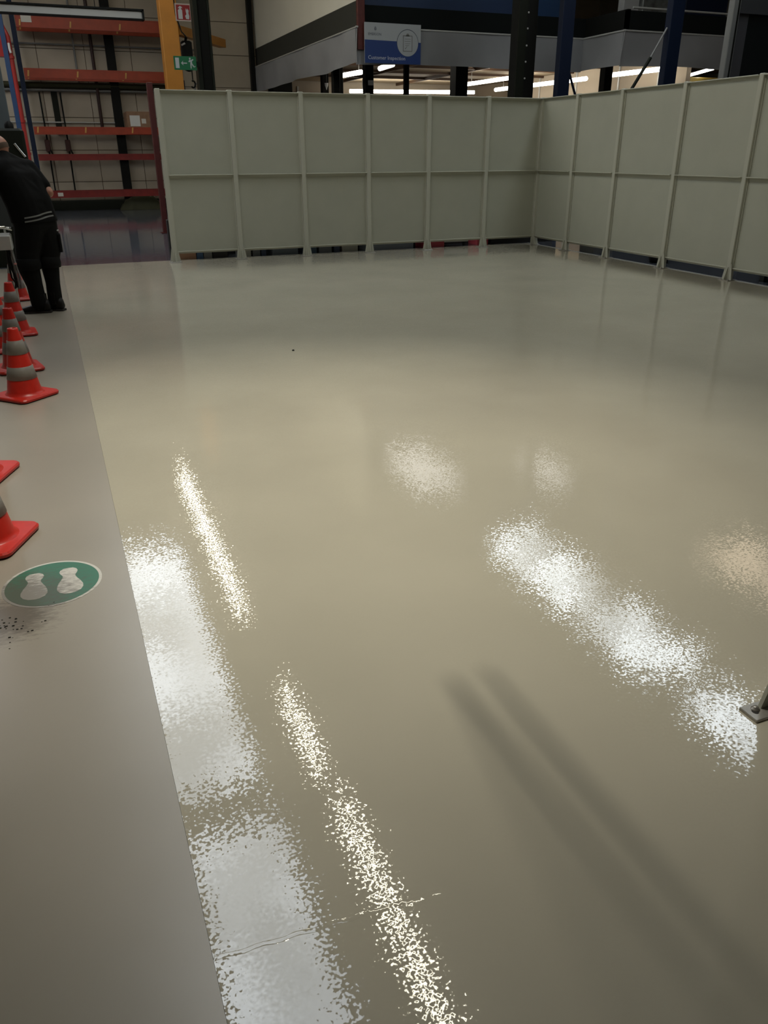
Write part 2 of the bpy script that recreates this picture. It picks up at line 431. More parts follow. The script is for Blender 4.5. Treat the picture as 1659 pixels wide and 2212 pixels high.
MB().cbox(1.78, 1.86, 1.262, 1.334, .009, FH, .006).obj('upright', M_FRAME, np_)
MB().cbox(1.662, 1.90, 1.262, 1.33, 0, .009, .002).obj('foot_plate', M_GALV, np_)
MB().prism([(1.715, .009), (1.78, .009), (1.78, .20), (1.765, .20)], -1.312, -1.300, Matrix(((1, 0, 0, 0), (0, 0, -1, 0), (0, 1, 0, 0), (0, 0, 0, 1)))).obj('gusset', M_FRAME, np_)
MB().prism([(1.676 + .014 + .010 * math.cos(a), 1.296 + .011 * math.sin(a)) for a in [k * PI / 6 for k in range(12)]], .009, .0098).obj('slot', M_RUB, np_)
MB().lathe([(.013, 0), (.013, .0025), (.008, .0025), (.008, .009), (.0005, .0095)], 14, (1.698, 1.304, .0095)).obj('bolt', M_GALV, np_)

# ------------------------------------------------------------------ traffic cones
def make_cone():
    t = thing('traffic_cone', 'x', 'traffic cone', (0, 0, 0), 'orange traffic cones')
    def rr(h, r, n=6):
        o = []
        for cx, cy, a0 in ((h - r, h - r, 0), (-h + r, h - r, 90), (-h + r, -h + r, 180), (h - r, -h + r, 270)):
            for k in range(n + 1): a = math.radians(a0 + 90 * k / n); o.append((cx + r * math.cos(a), cy + r * math.sin(a)))
        return o
    b = MB(); n = len(rr(.16, .04))
    rings = [(.162, .042, .008), (.163, .042, .020), (.156, .038, .028)]
    vs = [(x, y, z) for h, r, z in rings for x, y in rr(h, r)]
    fs = [tuple(range(n - 1, -1, -1)), tuple(range(2 * n, 3 * n))]
    for k in range(2):
        for i in range(n): j = (i + 1) % n; fs.append((k * n + i, k * n + j, (k + 1) * n + j, (k + 1) * n + i))
    b.add(vs, fs).obj('base', M_CONE, t)
    MB().prism(rr(.155, .04), 0, .009).obj('rubber_foot', M_RUB, t)
    R = lambda z: .112 + (z - .03) * (.033 - .112) / .43
    MB().lathe([(.128, .027), (.117, .034), (R(.05), .05), (R(.455), .455), (R(.46) - .002, .462), (.024, .462), (.022, .40)], 28).obj('shell', M_CONE, t)
    for z0, z1 in ((.295, .385), (.130, .215)):
        MB().lathe([(R(z0), z0), (R(z0) + .0022, z0 + .001), (R(z1) + .0022, z1 - .001), (R(z1), z1)], 28).obj('reflective_band', M_BAND, t)
    return t
cone0 = make_cone()
cones = [(-.335, 5.71, 43, 'orange cone with its whole base in view, fourth nearest along the left edge'),
         (-.39, 6.53, 12, 'orange cone directly behind the fully visible one at left'),
         (-.425, 7.92, 5, 'orange cone nearest the boots of the worker in black'),
         (-.455, 9.95, 15, 'orange cone standing partly hidden behind the left boot of the worker'),
         (-.60, 8.30, 20, 'orange cone cut by the left edge just below the metal trolley'),
         (-.565, 7.25, 10, 'orange cone cut by the left edge beside the second striped cone'),
         (-.545, 4.23, -22, 'orange cone at left edge showing only a base corner and a sliver of shell'),
         (-.455, 3.385, -24, 'orange cone cut by the left edge just above the green footprint sticker'),
         (-.585, 2.29, -20, 'orange cone nearest the camera, only a tiny base corner at left edge')]
for i, (x, y, a, lb) in enumerate(cones):
    o = cone0 if i == 0 else copy_tree(cone0)
    o.location = (x, y, -.0022); o.rotation_euler = (0, 0, math.radians(a)); o['label'] = lb

# ------------------------------------------------------------------ footprint sticker
st = thing('floor_sticker', 'round green floor sticker with two white footprints, dirty at lower left', 'sticker', (-.208, 2.908, -.0022))
zz = -.0022
MB().prism(circle(-.208, 2.908, .181, 64), zz, zz + .0008).obj('border', M_STKW, st)
MB().prism(circle(-.208, 2.908, .170, 64), zz + .0008, zz + .0012).obj('disc', M_STKG, st)
def foot(cx, mir):
    prof = [(0, .108), (.018, .106), (.030, .094), (.034, .078), (.031, .062), (.025, .048), (.024, .034), (.030, .014), (.041, -.012),
            (.049, -.040), (.049, -.062), (.040, -.084), (.022, -.099), (0, -.104)]
    prof2 = [(-.018, -.101), (-.036, -.088), (-.045, -.066), (-.045, -.042), (-.039, -.014), (-.029, .012), (-.022, .034), (-.023, .048), (-.030, .062), (-.034, .078), (-.030, .094), (-.018, .106)]
    pl = [(cx + mir * x, 2.903 + y) for x, y in prof + prof2]
    if mir < 0: pl = pl[::-1]
    MB().prism(pl, zz + .0012, zz + .0016).obj('footprint', M_STKW, st)
foot(-.272, -1); foot(-.148, 1)
pb = MB()
for k in range(46):
    a = random.uniform(0, 2 * PI); r = abs(random.gauss(0, .11)); s = random.uniform(.0012, .0035)
    px, py = -.38 + r * 1.2 * math.cos(a), 2.64 + r * .8 * math.sin(a)
    pb.box(px - s, px + s * 1.4, py - s * .6, py + s * .6, -.0022, -.0022 + s * .7)
pbo = tag(pb.obj('loose_dirt', M_BLACK, origin=(-.38, 2.64, -.0022)), 'crumbs of black dirt scattered below the green footprint sticker', 'dirt'); pbo['kind'] = 'stuff'
tag(MB().lathe([(.001, 0), (.011, 0), (.009, .008), (.001, .010)], 8, (1.72, 6.3, 0)).obj('pebble', M_BLACK, origin=(1.72, 6.3, 0)), 'tiny black speck lying alone on the beige floor', 'debris')

# ------------------------------------------------------------------ pallet rack against the back wall
rk = thing('pallet_rack', 'tall orange beamed pallet rack with blue uprights against the back wall', 'rack', (1.9, 25.6, 0))
beams = [(4.46, 4.74, M_ORED, True), (3.32, 3.54, M_ORED, True), (1.985, 2.165, M_ORED, True), (1.33, 1.49, M_DRED, False), (.375, .54, M_DRED, False)]
for z0, z1, bm_, clip in beams:
    for yy in (25.2, 25.97):
        b = MB()
        b.cbox(0.02, 3.78, yy, yy + .05, z0, z1, .006)
        b.box(0.02, 3.78, yy - .006, yy, z1 - .03, z1); b.box(0.02, 3.78, yy - .004, yy, z0, z0 + .02)
        bo = b.obj('beam', bm_, rk)
        if clip and yy < 26:
            for cx in (.12, 1.34, 2.58):
                c_ = MB(); c_.prism([(-.03, 0), (.01, 0), (.035, .14), (-.005, .14)], 0, .012, FACE(cx, yy - .006, z0 + .03)); c_.obj('clip', mat('clip_yellow', (.6, .32, .08), .5), bo)
        if z0 > 4 and yy < 26: MB().box(.16, .41, yy - .009, yy - .006, z0 + .11, z1 - .01).obj('label_plate', M_LABEL, bo)
        if z0 < .4 and yy < 26: MB().box(.36, .5, yy - .009, yy - .004, z0 + .04, z1 - .03).obj('label_plate', M_LABEL, bo)
for xx in (-.05, 3.84):
    for yy in (25.18, 25.95):
        u = MB(); u.cbox(xx - .06, xx + .06, yy, yy + .1, 0, 6.2, .006)
        u.obj('upright', M_NAVY, rk)
    br = MB()
    for k in range(6): br.tube([(xx, 25.28, .3 + k), (xx, 25.95, .8 + k), (xx, 25.28, 1.3 + k)], .018, 6)
    br.obj('brace', M_NAVY, rk)
ct = thing('carton', 'brown cardboard carton with white label on the middle rack beam', 'box', (2.86, 25.6, 2.165))
MB().cbox(2.47, 3.24, 25.22, 26.0, 2.165, 2.56, .01).obj('carton_body', M_CARD, ct)
MB().box(2.55, 2.82, 25.212, 25.221, 2.19, 2.46).obj('shipping_label', M_WHITE, ct)
MB().box(2.86, 2.98, 25.212, 25.221, 2.26, 2.38).obj('handling_label', M_LABEL, ct)

# things on the back wall behind the rack
tag(MB().cbox(2.22, 2.46, 26.13, 26.3, 0, CZ - .01, .01).obj('steel_column', M_BLACK, origin=(2.34, 26.2, 0)), 'black steel column on the wall behind the pallet rack', 'column')
tag(MB().cbox(6.29, 6.42, 26.1, 26.3, 0, CZ - .01, .01).obj('steel_column', M_BLACK, origin=(6.36, 26.2, 0)), 'slim black column on the cream wall beside the mezzanine', 'column')
def wall_pipe(pts, r, m, label):
    o = MB().tube(pts, r, 8).obj('wall_pipe', m, origin=pts[0]); return tag(o, label, 'pipe')
wall_pipe([(-3, 26.24, 4.21), (5.0, 26.24, 4.21)], .022, M_GREY, 'thin grey pipe running level on the wall below the top rack beam')
wall_pipe([(-3, 26.22, 3.10), (3.9, 26.22, 3.10)], .035, M_GREY, 'pale level pipe on the wall under the second rack beam')
wall_pipe([(-3, 26.20, 3.22), (3.9, 26.20, 3.22)], .075, M_TARP, 'thick dark olive pipe just above the pale wall pipe')
wall_pipe([(-3, 26.24, 2.30), (2.4, 26.24, 2.30)], .02, M_LGREY, 'thin pale pipe on the wall just above the middle rack beam')
wall_pipe([(1.86, 26.2, 7.2), (1.86, 26.2, 2.1)], .045, mat('brown_pipe', (.035, .012, .008), .5), 'dark brown drop pipe left of the black wall column')
wall_pipe([(1.40, 26.24, 7.2), (1.40, 26.24, 3.1)], .025, M_GREY, 'thin grey drop pipe on the wall above the pale level pipe')
tag(MB().box(.62, .78, 26.24, 26.3, 2.0, 3.12).obj('cable_duct', M_DKGREEN, origin=(.7, 26.27, 2.0)), 'dark cable duct on the wall at left behind the rack', 'duct')
for x, lb in ((.32, 'left of two hose lines hanging on the wall behind the rack'), (.86, 'right of two hose lines hanging on the wall behind the rack')):
    t = thing('hose_line', lb, 'hose', (x, 26.2, .42))
    MB().tube([(x, 26.22, 3.05), (x + .01, 26.2, 1.6), (x, 26.2, .42)], .022, 7).obj('hose', M_BLACK, t)
    MB().cbox(x - .07, x + .07, 26.14, 26.29, 1.56, 1.86, .02).obj('valve', mat('valve_brown', (.06, .02, .015), .5), t)
    MB().tube([(x + .05, 26.13, 1.6), (x + .14, 26.12, 1.38)], .02, 6).obj('lever', M_BLACK, t)
kb = MB().cbox(-3, 4.2, 25.95, 26.28, 0, .26, .03).obj('trim_2', M_DKGREEN); struct(kb)
tp = MB(); NU, NV = 18, 7
vs = []
for j in range(NV):
    for i in range(NU):
        u = i / (NU - 1); v = j / (NV - 1)
        h = .42 * math.sin(PI * min(1, u * 1.15)) ** .7 * math.sin(PI * (v * .7 + .15)) + .05 * math.sin(i * 2.1) * math.sin(j * 1.7)
        vs.append((2.0 + 1.5 * u, 25.36 + .5 * v, max(0.002, h if 0 < j < NV - 1 and 0 < i < NU - 1 else 0)))
tp.add(vs, [(j * NU + i, j * NU + i + 1, (j + 1) * NU + i + 1, (j + 1) * NU + i) for j in range(NV - 1) for i in range(NU - 1)], True)
tag(tp.obj('crumpled_tarp', M_TARP, origin=(2.75, 25.6, 0)), 'crumpled dark olive tarp on the floor below the lowest rack beam', 'tarp')

# red riser pipe with cabinet at far left, in front of the rack
rp = thing('fire_riser', 'red fire riser pipe with red valve box in front of the blue upright', 'pipe', (-.21, 23.9, 0))
MB().tube([(-.215, 24, 0), (-.215, 24, 4.1), (-.30, 24, 4.35), (-.9, 24, 4.4)], .06, 12).obj('pipe', M_PIPER, rp)
MB().cbox(-.62, -.28, 23.86, 24.1, 3.66, 4.22, .03).obj('valve_box', M_PIPER, rp)
MB().tube([(-.215, 23.92, 3.95), (-.215, 23.86, 3.82), (-.20, 23.86, 3.74)], .03, 8).obj('valve_handle', M_WHITE, rp)
for z in (1.5, 2.25, 3.66): MB().tube([(-.215, 24, z - .03), (-.215, 24, z + .03)], .078, 12).obj('collar', M_PIPER, rp)
ub = MB().cbox(-.36, -.25, 23.2, 23.32, 0, 6.0, .008).obj('steel_post', M_BLUEP, origin=(-.3, 23.26, 0))
tag(ub, 'mid blue square post left of the red riser pipe', 'post')

# unlit hanging light bar, upper left
lb = thing('hanging_lamp', 'long unlit pale lamp bar with dark edges hanging at upper left', 'lamp', (0.86, 15, 3.43))
MB().cbox(-1.9, 1.9, 14.93, 15.06, 3.44, 3.545, .015).obj('diffuser', M_LGREY, lb)
hb = MB(); hb.box(-1.92, 1.92, 14.91, 15.09, 3.545, 3.57); hb.box(-1.92, 1.92, 14.92, 15.08, 3.425, 3.442); hb.box(1.9, 1.925, 14.91, 15.09, 3.425, 3.57)
hb.obj('housing', M_BLACK, lb)
for x in (-1.4, 1.2): MB().tube([(x, 15, 3.57), (x, 15, CZ)], .006, 6).obj('suspension_wire', M_BLACK, lb)

# dark red post at the left end of the fence
rpz = MB(); rpz.cbox(2.165, 2.27, 17.52, 17.66, .01, 2.74, .006); rpz.box(2.12, 2.32, 17.48, 17.7, 0, .012)
tag(rpz.obj('steel_post', mat('maroon_paint', (.075, .009, .007), .5, var=.1), origin=(2.22, 17.59, 0)), 'dark red steel post standing beside the left end of the fence', 'post')

# ochre mast with swing arm and hoist
jm = thing('jib_crane', 'ochre yellow jib crane mast behind the left fence panel', 'crane', (3.1, 20.15, 0))
MB().cbox(2.91, 3.28, 20, 20.35, .02, 5.9, .015).obj('mast', M_YEL, jm)
MB().box(2.75, 3.44, 19.85, 20.5, 0, .02).obj('base_plate', M_YEL, jm)
Ma = Matrix.Translation((3.28, 20.17, 3.95)) @ Matrix.Rotation(math.atan2(1.85, 1.32), 4, 'Z')
MB().cbox(-.05, 2.36, -.09, .09, -.1, .08, .008, Ma).obj('jib_arm', M_YEL, jm)
MB().tube([(3.22, 19.995, 4.75), (3.24, 19.985, 4.2), (3.33, 19.985, 3.9), (3.42, 19.97, 3.8)], .014, 6).obj('cable', M_BLACK, jm)
hs = thing('chain_hoist', 'black chain hoist hanging between yellow mast and black column', 'hoist', (3.5, 20.46, 3.05))
MB().cbox(3.37, 3.6, 20.36, 20.56, 3.42, 3.78, .03).obj('motor_body', M_BLACK, hs)
MB().tube([(3.48, 20.46, 3.78), (3.50, 20.46, 3.88)], .03, 8).obj('trolley_hook', M_BLACK, hs)
MB().lathe([(.03, 0), (.10, .03), (.12, .16), (.10, .22), (.03, .25)], 12, (3.5, 20.46, 3.18)).obj('chain_bag', M_BLACK, hs)
MB().tube([(3.36, 20.33, 3.68), (3.44, 20.33, 3.72)], .02, 8).obj('limit_lever', M_WHITE, hs)
ch = MB(); ch.tube([(3.56, 20.46, 3.42), (3.56, 20.46, 3.02)], .012, 6)
ch.tube([(3.56 + .05 * math.cos(a), 20.46, 2.93 + .07 * math.sin(a)) for a in [PI / 2 + k * PI / 7 for k in range(-9, 2)]], .018, 6)
ch.obj('load_hook', M_BLACK, hs)
tag(MB().tube([(3.78, 21, 2.95), (3.74, 21, 2.99), (3.69, 21, 2.95), (3.68, 21, 2.6), (3.70, 21, 0.0)], .018, 8).obj('bent_pipe', M_GREY, origin=(3.7, 21, 0)), 'thin grey pipe with hooked top behind the black column', 'pipe')
tag(MB().cbox(3.30, 3.40, 20.62, 20.70, 0, 3.02, .006).obj('steel_post', M_NAVY, origin=(3.35, 20.66, 0)), 'narrow navy post right beside the yellow mast', 'post')

# black I-section column
ic = thing('steel_column', 'black I-section column standing right of the yellow mast', 'column', (3.52, 18.65, 0))
MB().cbox(3.35, 3.44, 18.5, 18.8, 0, CZ - .01, .006).obj('flange', M_DKGREEN, ic)
MB().box(3.44, 3.64, 18.62, 18.66, 0, CZ - .01).obj('web', M_BLACK, ic)
MB().cbox(3.64, 3.68, 18.5, 18.8, 0, CZ - .01, .006).obj('flange', M_DKGREEN, ic)

# signs at the upper left
fs = thing('fire_sign', 'small red fire extinguisher sign with white border on yellow mast', 'sign', (3.4, 19.95, 4.09))
F = FACE(3.23, 19.96, 4.09)
MB().prism([(0, 0), (.34, 0), (.34, .325), (0, .325)], 0, .012, F).obj('plate', mat('sign_border', (.40, .33, .29), .5), fs)
MB().prism([(.025, .025), (.315, .025), (.315, .30), (.025, .30)], .012, .014, F).obj('red_field', M_FIRE, fs)
ex = MB()
ex.prism([(.06, .04), (.15, .04), (.15, .20), (.13, .225), (.13, .245), (.155, .235), (.15, .26), (.105, .28), (.06, .235), (.09, .24), (.09, .225), (.06, .20)], .014, .016, F)
ex.obj('extinguisher_symbol', M_SIGNW, fs)
fl_ = MB(); fl_.prism([(.22, .045), (.285, .04), (.295, .10), (.28, .15), (.29, .20), (.26, .24), (.255, .20), (.23, .24), (.225, .19), (.235, .13), (.205, .10)], .014, .016, F)
fl_.obj('flame_symbol', M_SIGNW, fs)
tag(fs, fs['label'], 'sign')
MB().box(3.27, 3.30, 19.95, 20.0, 4.2, 4.3).obj('bracket', M_BLACK, fs)
es = thing('exit_sign', 'green emergency exit sign with left arrow and running man', 'sign', (3.08, 18.42, 3.04))
F = FACE(2.86, 18.44, 3.04)
MB().prism([(0, 0), (.45, 0), (.45, .245), (0, .245)], 0, .02, F).obj('plate', M_GREEN, es)
MB().box(3.30, 3.36, 18.44, 18.5, 3.1, 3.2).obj('bracket', M_BLACK, es)
MB().prism([(.03, .03), (.105, .03), (.105, .215), (.03, .215)], .02, .022, F).obj('door_symbol', M_SIGNW, es)
MB().prism([(.14, .122), (.185, .165), (.178, .132), (.26, .132), (.26, .112), (.178, .112), (.185, .08)], .02, .022, F).obj('arrow_symbol', M_SIGNW, es)
rm = MB()
rm.prism(circle(.325, .205, .018, 10), .02, .022, F)
rm.prism([(.315, .185), (.345, .18), (.385, .20), (.395, .185), (.36, .155), (.365, .12), (.40, .07), (.425, .075), (.425, .06), (.39, .05), (.35, .10), (.345, .03), (.325, .03), (.325, .11), (.33, .15), (.305, .14), (.29, .15), (.30, .165)], .02, .022, F)
rm.obj('running_man_symbol', M_SIGNW, es)

# ------------------------------------------------------------------ mezzanine with curtains, lit workshop underneath
SB, ST, DT = 3.17, 3.82, 4.22      # skirt bottom, skirt top, deck edge top
X1, X2, Y1, Y2 = 6.5, 11.98, 17.45, 15.98
mz = thing('mezzanine', 'dark steel mezzanine deck above the fence with a lit workshop below', 'mezzanine', (6.5, 17.45, 0))
MB().box(X1 + .06, 21.5, Y1 + .06, 31.1, 3.88, 4.1).obj('deck_slab', M_DECKC, mz)
MB().box(X2 + .06, 21.5, Y2 + .06, Y1 + .06, 3.88, 4.1).obj('deck_slab', M_DECKC, mz)
MB().box(X1, X1 + .08, Y1, 26.29, ST, DT + .08).obj('left_fascia', M_FASC, mz)
MB().box(X1, X2, Y1, Y1 + .08, ST, DT).obj('front_fascia', M_FASCD, mz)
MB().box(X2, X2 + .08, Y2, Y1 + .08, ST, DT).obj('side_fascia', M_BLACK, mz)
MB().box(X2, 17, Y2, Y2 + .08, ST, DT - .02).obj('front_fascia', M_FASCD, mz)
for k, y in enumerate((18.4, 19.9, 21.4, 22.9, 24.6, 26.4, 28.4)):
    MB().box(X1 + .1, 21, y, y + .09, 3.81, 3.88).obj('joist', M_JOIST, mz)
for x in (8.0, 10.6, 13.0, 16.8): MB().box(x, x + .05, 17.6, 31, 3.79, 3.875).obj('rail_beam', M_JOIST, mz)
for x0, x1, y in ((7.22, 7.42, 19.0), (8.2, 8.31, 19.0), (9.52, 9.84, 19.0), (6.58, 6.74, 19.4), (7.45, 7.56, 21.5), (12.96, 13.18, 17.9), (8.3, 8.5, 25.5), (6.9, 7.5, 26.0)):
    MB().cbox(x0, x1, y, y + (x1 - x0), 0, 3.88, .008).obj('column', M_BLACK, mz)
MB().box(7.28, 7.40, 18.97, 19.0, 2.90, 3.0).obj('notice', M_SPOT, mz)
MB().tube([(12.15, Y2 + .05, DT + .04), (14.7, Y2 + .05, DT + .04)], .022, 8).obj('edge_rail', M_LGREY, mz)
tag(MB().box(6.5, 6.62, Y1 + .02, 26.29, DT + .085, CZ - .01).obj('office_wall', mat('office_cream', (.72, .69, .58), .7, var=.03, vscale=1), origin=(6.56, 22, DT + .085)), 'cream upper wall rising above the left side of the mezzanine', 'wall')
rc = MB(); rc.cbox(6.44, 6.60, Y1 - .09, Y1 - .005, 3.42, 4.6, .01)
tag(rc.obj('corner_guard', mat('rust_red', (.10, .018, .012), .6, var=.2), origin=(6.52, Y1 - .05, 3.42)), 'rusty red corner post piece left of the blue sign', 'post')

def curtain(p0, p1, label, n=60, seed=1):
    rnd = random.Random(seed); a = Vector(p0); b = Vector(p1); L = (b - a).length
    d = (b - a).normalized(); nrm = Vector((d.y, -d.x, 0))
    rows = 9; vs = []
    ph = [rnd.uniform(0, 6.28) for _ in range(4)]
    for j in range(rows + 1):
        v = j / rows
        for i in range(n + 1):
            u = i / n; s = u * L
            off = (.035 * math.sin(2.1 * s + 1.9 * v + ph[0]) + .02 * math.sin(4.3 * s - 2.2 * v + ph[1])) * (.2 + v) * .9
            sag = .02 * math.sin(1.3 * s + ph[2]) * v
            vs.append(a + d * s + nrm * (off) + Vector((0, 0, ST - (ST - SB) * v + sag)))
    m = MB(); W = n + 1
    m.add(vs, [(j * W + i, j * W + i + 1, (j + 1) * W + i + 1, (j + 1) * W + i) for j in range(rows) for i in range(n)], True)
    t = thing('curtain', label, 'curtain', (a.x, a.y, SB), 'grey skirt curtains of the mezzanine')
    m.obj('cloth', M_CURT, t)
    MB().tube([a + nrm * .0 + Vector((0, 0, ST)), b + Vector((0, 0, ST))], .02, 6).obj('curtain_rail', M_LGREY, t)
    return t
g_ = .07
curtain((X1 - g_, 26.25, 0), (X1 - g_, Y1 - g_ - .03, 0), 'grey curtain hanging along the left side of the mezzanine', 60, 3)
curtain((X1 - g_ - .03, Y1 - g_, 0), (X2 - g_, Y1 - g_, 0), 'long grey curtain hanging behind the blue sign', 60, 5)
curtain((X2 - g_ - .01, Y1 - g_ + .05, 0), (X2 - g_ - .01, Y2 - g_ - .03, 0), 'short darker curtain between the two blue posts', 14, 9)
curtain((X2 - g_ - .04, Y2 - g_, 0), (15.2, Y2 - g_, 0), 'grey curtain right of the diagonal brace by the second blue post', 40, 11)

# hanging sign
sg = thing('hanging_sign', 'blue and white Customer Inspection sign with clipboard icon', 'sign', (7.18, 17.3, 3.18))
SX, SY, SZ = 6.56, 17.31, 3.18; SW, SH = 1.255, .72
F = FACE(SX, SY, SZ)
MB().prism([(0, 0), (SW, 0), (SW, SH), (0, SH)], 0, .02, F).obj('board', M_SIGNW, sg)
MB().prism([(0, 0), (SW, 0), (SW, .40), (0, .415)], .02, .022, F).obj('blue_field', M_SIGNB, sg)
MB().prism(circle(.955, .385, .245, 40), .022, .0235, F).obj('circle_rim', M_INK, sg)
MB().prism(circle(.955, .380, .237, 40), .0235, .025, F).obj('circle_field', M_SIGNW, sg)
cb = MB()
def frame(mb, x0, x1, y0, y1, t, a, b):
    for q in ((x0, x1, y0, y0 + t), (x0, x1, y1 - t, y1), (x0, x0 + t, y0, y1), (x1 - t, x1, y0, y1)):
        mb.prism([(q[0], q[2]), (q[1], q[2]), (q[1], q[3]), (q[0], q[3])], a, b, F)
frame(cb, .85, 1.06, .23, .52, .014, .025, .0265)
cb.prism([(.915, .505), (.995, .505), (.985, .54), (.965, .555), (.945, .555), (.925, .54)], .025, .0265, F)
for z, xa, xb in ((.45, .885, 1.02), (.41, .885, 1.02), (.37, .90, 1.01), (.335, .90, .99)):
    cb.prism([(xa, z), (xb, z), (xb, z + .008), (xa, z + .008)], .025, .0265, F)
cb.prism([(.89, .29), (.905, .27), (.945, .32), (.94, .328), (.905, .288), (.896, .298)], .025, .0265, F)
cb.obj('clipboard_symbol', mat('icon_grey', (.20, .20, .18), .5), sg)
def text_part(body, size, x, z, m, parent, name, depth=.0005):
    cu = bpy.data.curves.new(name, 'FONT'); cu.body = body; cu.size = size; cu.extrude = depth; cu.resolution_u = 2
    tmp = bpy.data.objects.new(name + '_src', cu); C.objects.link(tmp)
    dg = bpy.context.evaluated_depsgraph_get()
    me = bpy.data.meshes.new_from_object(tmp.evaluated_get(dg))
    bpy.data.objects.remove(tmp); bpy.data.curves.remove(cu)
    me.materials.clear(); me.materials.append(m)
    off = parent.location
    me.transform(Matrix.Translation(-off) @ F @ Matrix.Translation((x, z, .0225)))
    o = bpy.data.objects.new(name, me); C.objects.link(o); o.parent = parent
    return o
text_part('Customer Inspection', .098, .07, .07, mat('letter_pale', (.62, .66, .72), .5), sg, 'lettering')
text_part('EMERSON', .066, .075, .495, M_INK, sg, 'logo_lettering')
em = MB()
for k in (-1, 1):
    em.prism([(.235 + k * .002, .575), (.235 + k * .022, .60), (.235 + k * .016, .635), (.235 + k * .002, .655), (.235 + k * .006, .61)][::k], .022, .0235, F)
em.obj('emblem', M_INK, sg)
hg = MB()
for x in (.15, 1.1): hg.box(SX + x - .01, SX + x + .01, SY - .004, Y1 + .01, SZ + SH - .06, SZ + SH - .04)
hg.obj('bracket', M_GREY, sg)

# lamps under the mezzanine
dl = 'white tube lamps under the mezzanine'
def dlamp(x0, y0, x1, y1, label, r=.05, z=3.5):
    t = thing('tube_lamp', label, 'lamp', ((x0 + x1) / 2, (y0 + y1) / 2, z), dl)
    MB().tube([(x0, y0, z), (x1, y1, z)], r, 8).obj('tube', M_DLAMP, t)
    for u in (.1, .9):
        x, y = x0 + (x1 - x0) * u, y0 + (y1 - y0) * u; MB().tube([(x, y, z + r), (x, y, 3.88)], .01, 5).obj('hanger', M_GREY, t)
dlamp(8.41, 24.3, 8.58, 22.9, 'short tube lamp seen left of the blue sign bottom', .06)
dlamp(8.69, 21.8, 8.60, 20.7, 'short tube lamp right under the blue sign lettering', .06)
dlamp(10.75, 29.9, 15.3, 29.0, 'long level tube lamp just above the fence top', .06)
dlamp(13.29, 25.7, 13.4, 22.95, 'slanting tube lamp left of the black bolted post', .055)
dlamp(15.4, 27.6, 15.7, 22.6, 'long slanting tube lamp passing behind the black post and first blue post', .06)
dlamp(15.65, 21.66, 15.85, 19.25, 'slanting tube lamp between the two blue posts', .06)
dlamp(18.02, 20.99, 17.05, 18.82, 'tube lamp right of the second blue post', .04)
tag(MB().lathe([(.05, .16), (.045, .1), (.02, .04), (.012, 0)], 10, (7.6, 23, 3.06)).obj('hanging_plug', M_SPOT, origin=(7.6, 23, 3.06)), 'small white hanging socket left under the mezzanine', 'socket')
tag(MB().tube([(7.6, 23, 3.2), (7.6, 23, 3.9)], .008, 5).obj('lamp_cord', M_BLACK, origin=(7.6, 23, 3.2)), 'thin cord holding the white hanging socket', 'cord')
tag(MB().cbox(16.85, 18.3, 19.6, 21.4, 0, 3.36, .02).obj('yellow_cabinet', mat('olive_yellow', (.24, .17, .03), .5), origin=(17.6, 20.5, 0)), 'olive yellow cabinet under the mezzanine at right', 'cabinet')

# storage on the deck
tag(MB().cbox(6.75, 10.45, 17.8, 18.9, 4.1, 5.1, .02).obj('storage_container', mat('deep_blue', (.012, .035, .095), .5), origin=(8.6, 18.3, 4.1)), 'long dark blue container on the mezzanine above the sign', 'container')
tag(MB().cbox(10.62, 11.6, 17.75, 18.7, 4.1, 5.0, .02).obj('storage_container', mat('bright_blue', (.010, .045, .12), .5), origin=(11.1, 18.2, 4.1)), 'brighter blue container between black post and first blue post', 'container')
tag(MB().cbox(12.75, 13.9, 16.5, 17.3, 4.1, 4.62, .02).obj('metal_crate', mat('crate_pale', (.16, .17, .16), .4, .5, var=.5, vscale=5), origin=(13.3, 16.9, 4.1)), 'pale metal crate on the deck left of the second blue post', 'crate')
tag(MB().cbox(14.0, 15.2, 16.6, 17.6, 4.1, 4.9, .02).obj('storage_container', M_NAVY, origin=(14.6, 17.1, 4.1)), 'navy container on the deck right of the second blue post', 'container')
tag(MB().cbox(12.1, 12.5, 16.3, 16.5, 4.1, 4.8, .01).obj('white_board', mat('board_grey', (.28, .28, .27), .6), origin=(12.3, 16.4, 4.1)), 'upright pale board on the deck beside the first blue post', 'board')

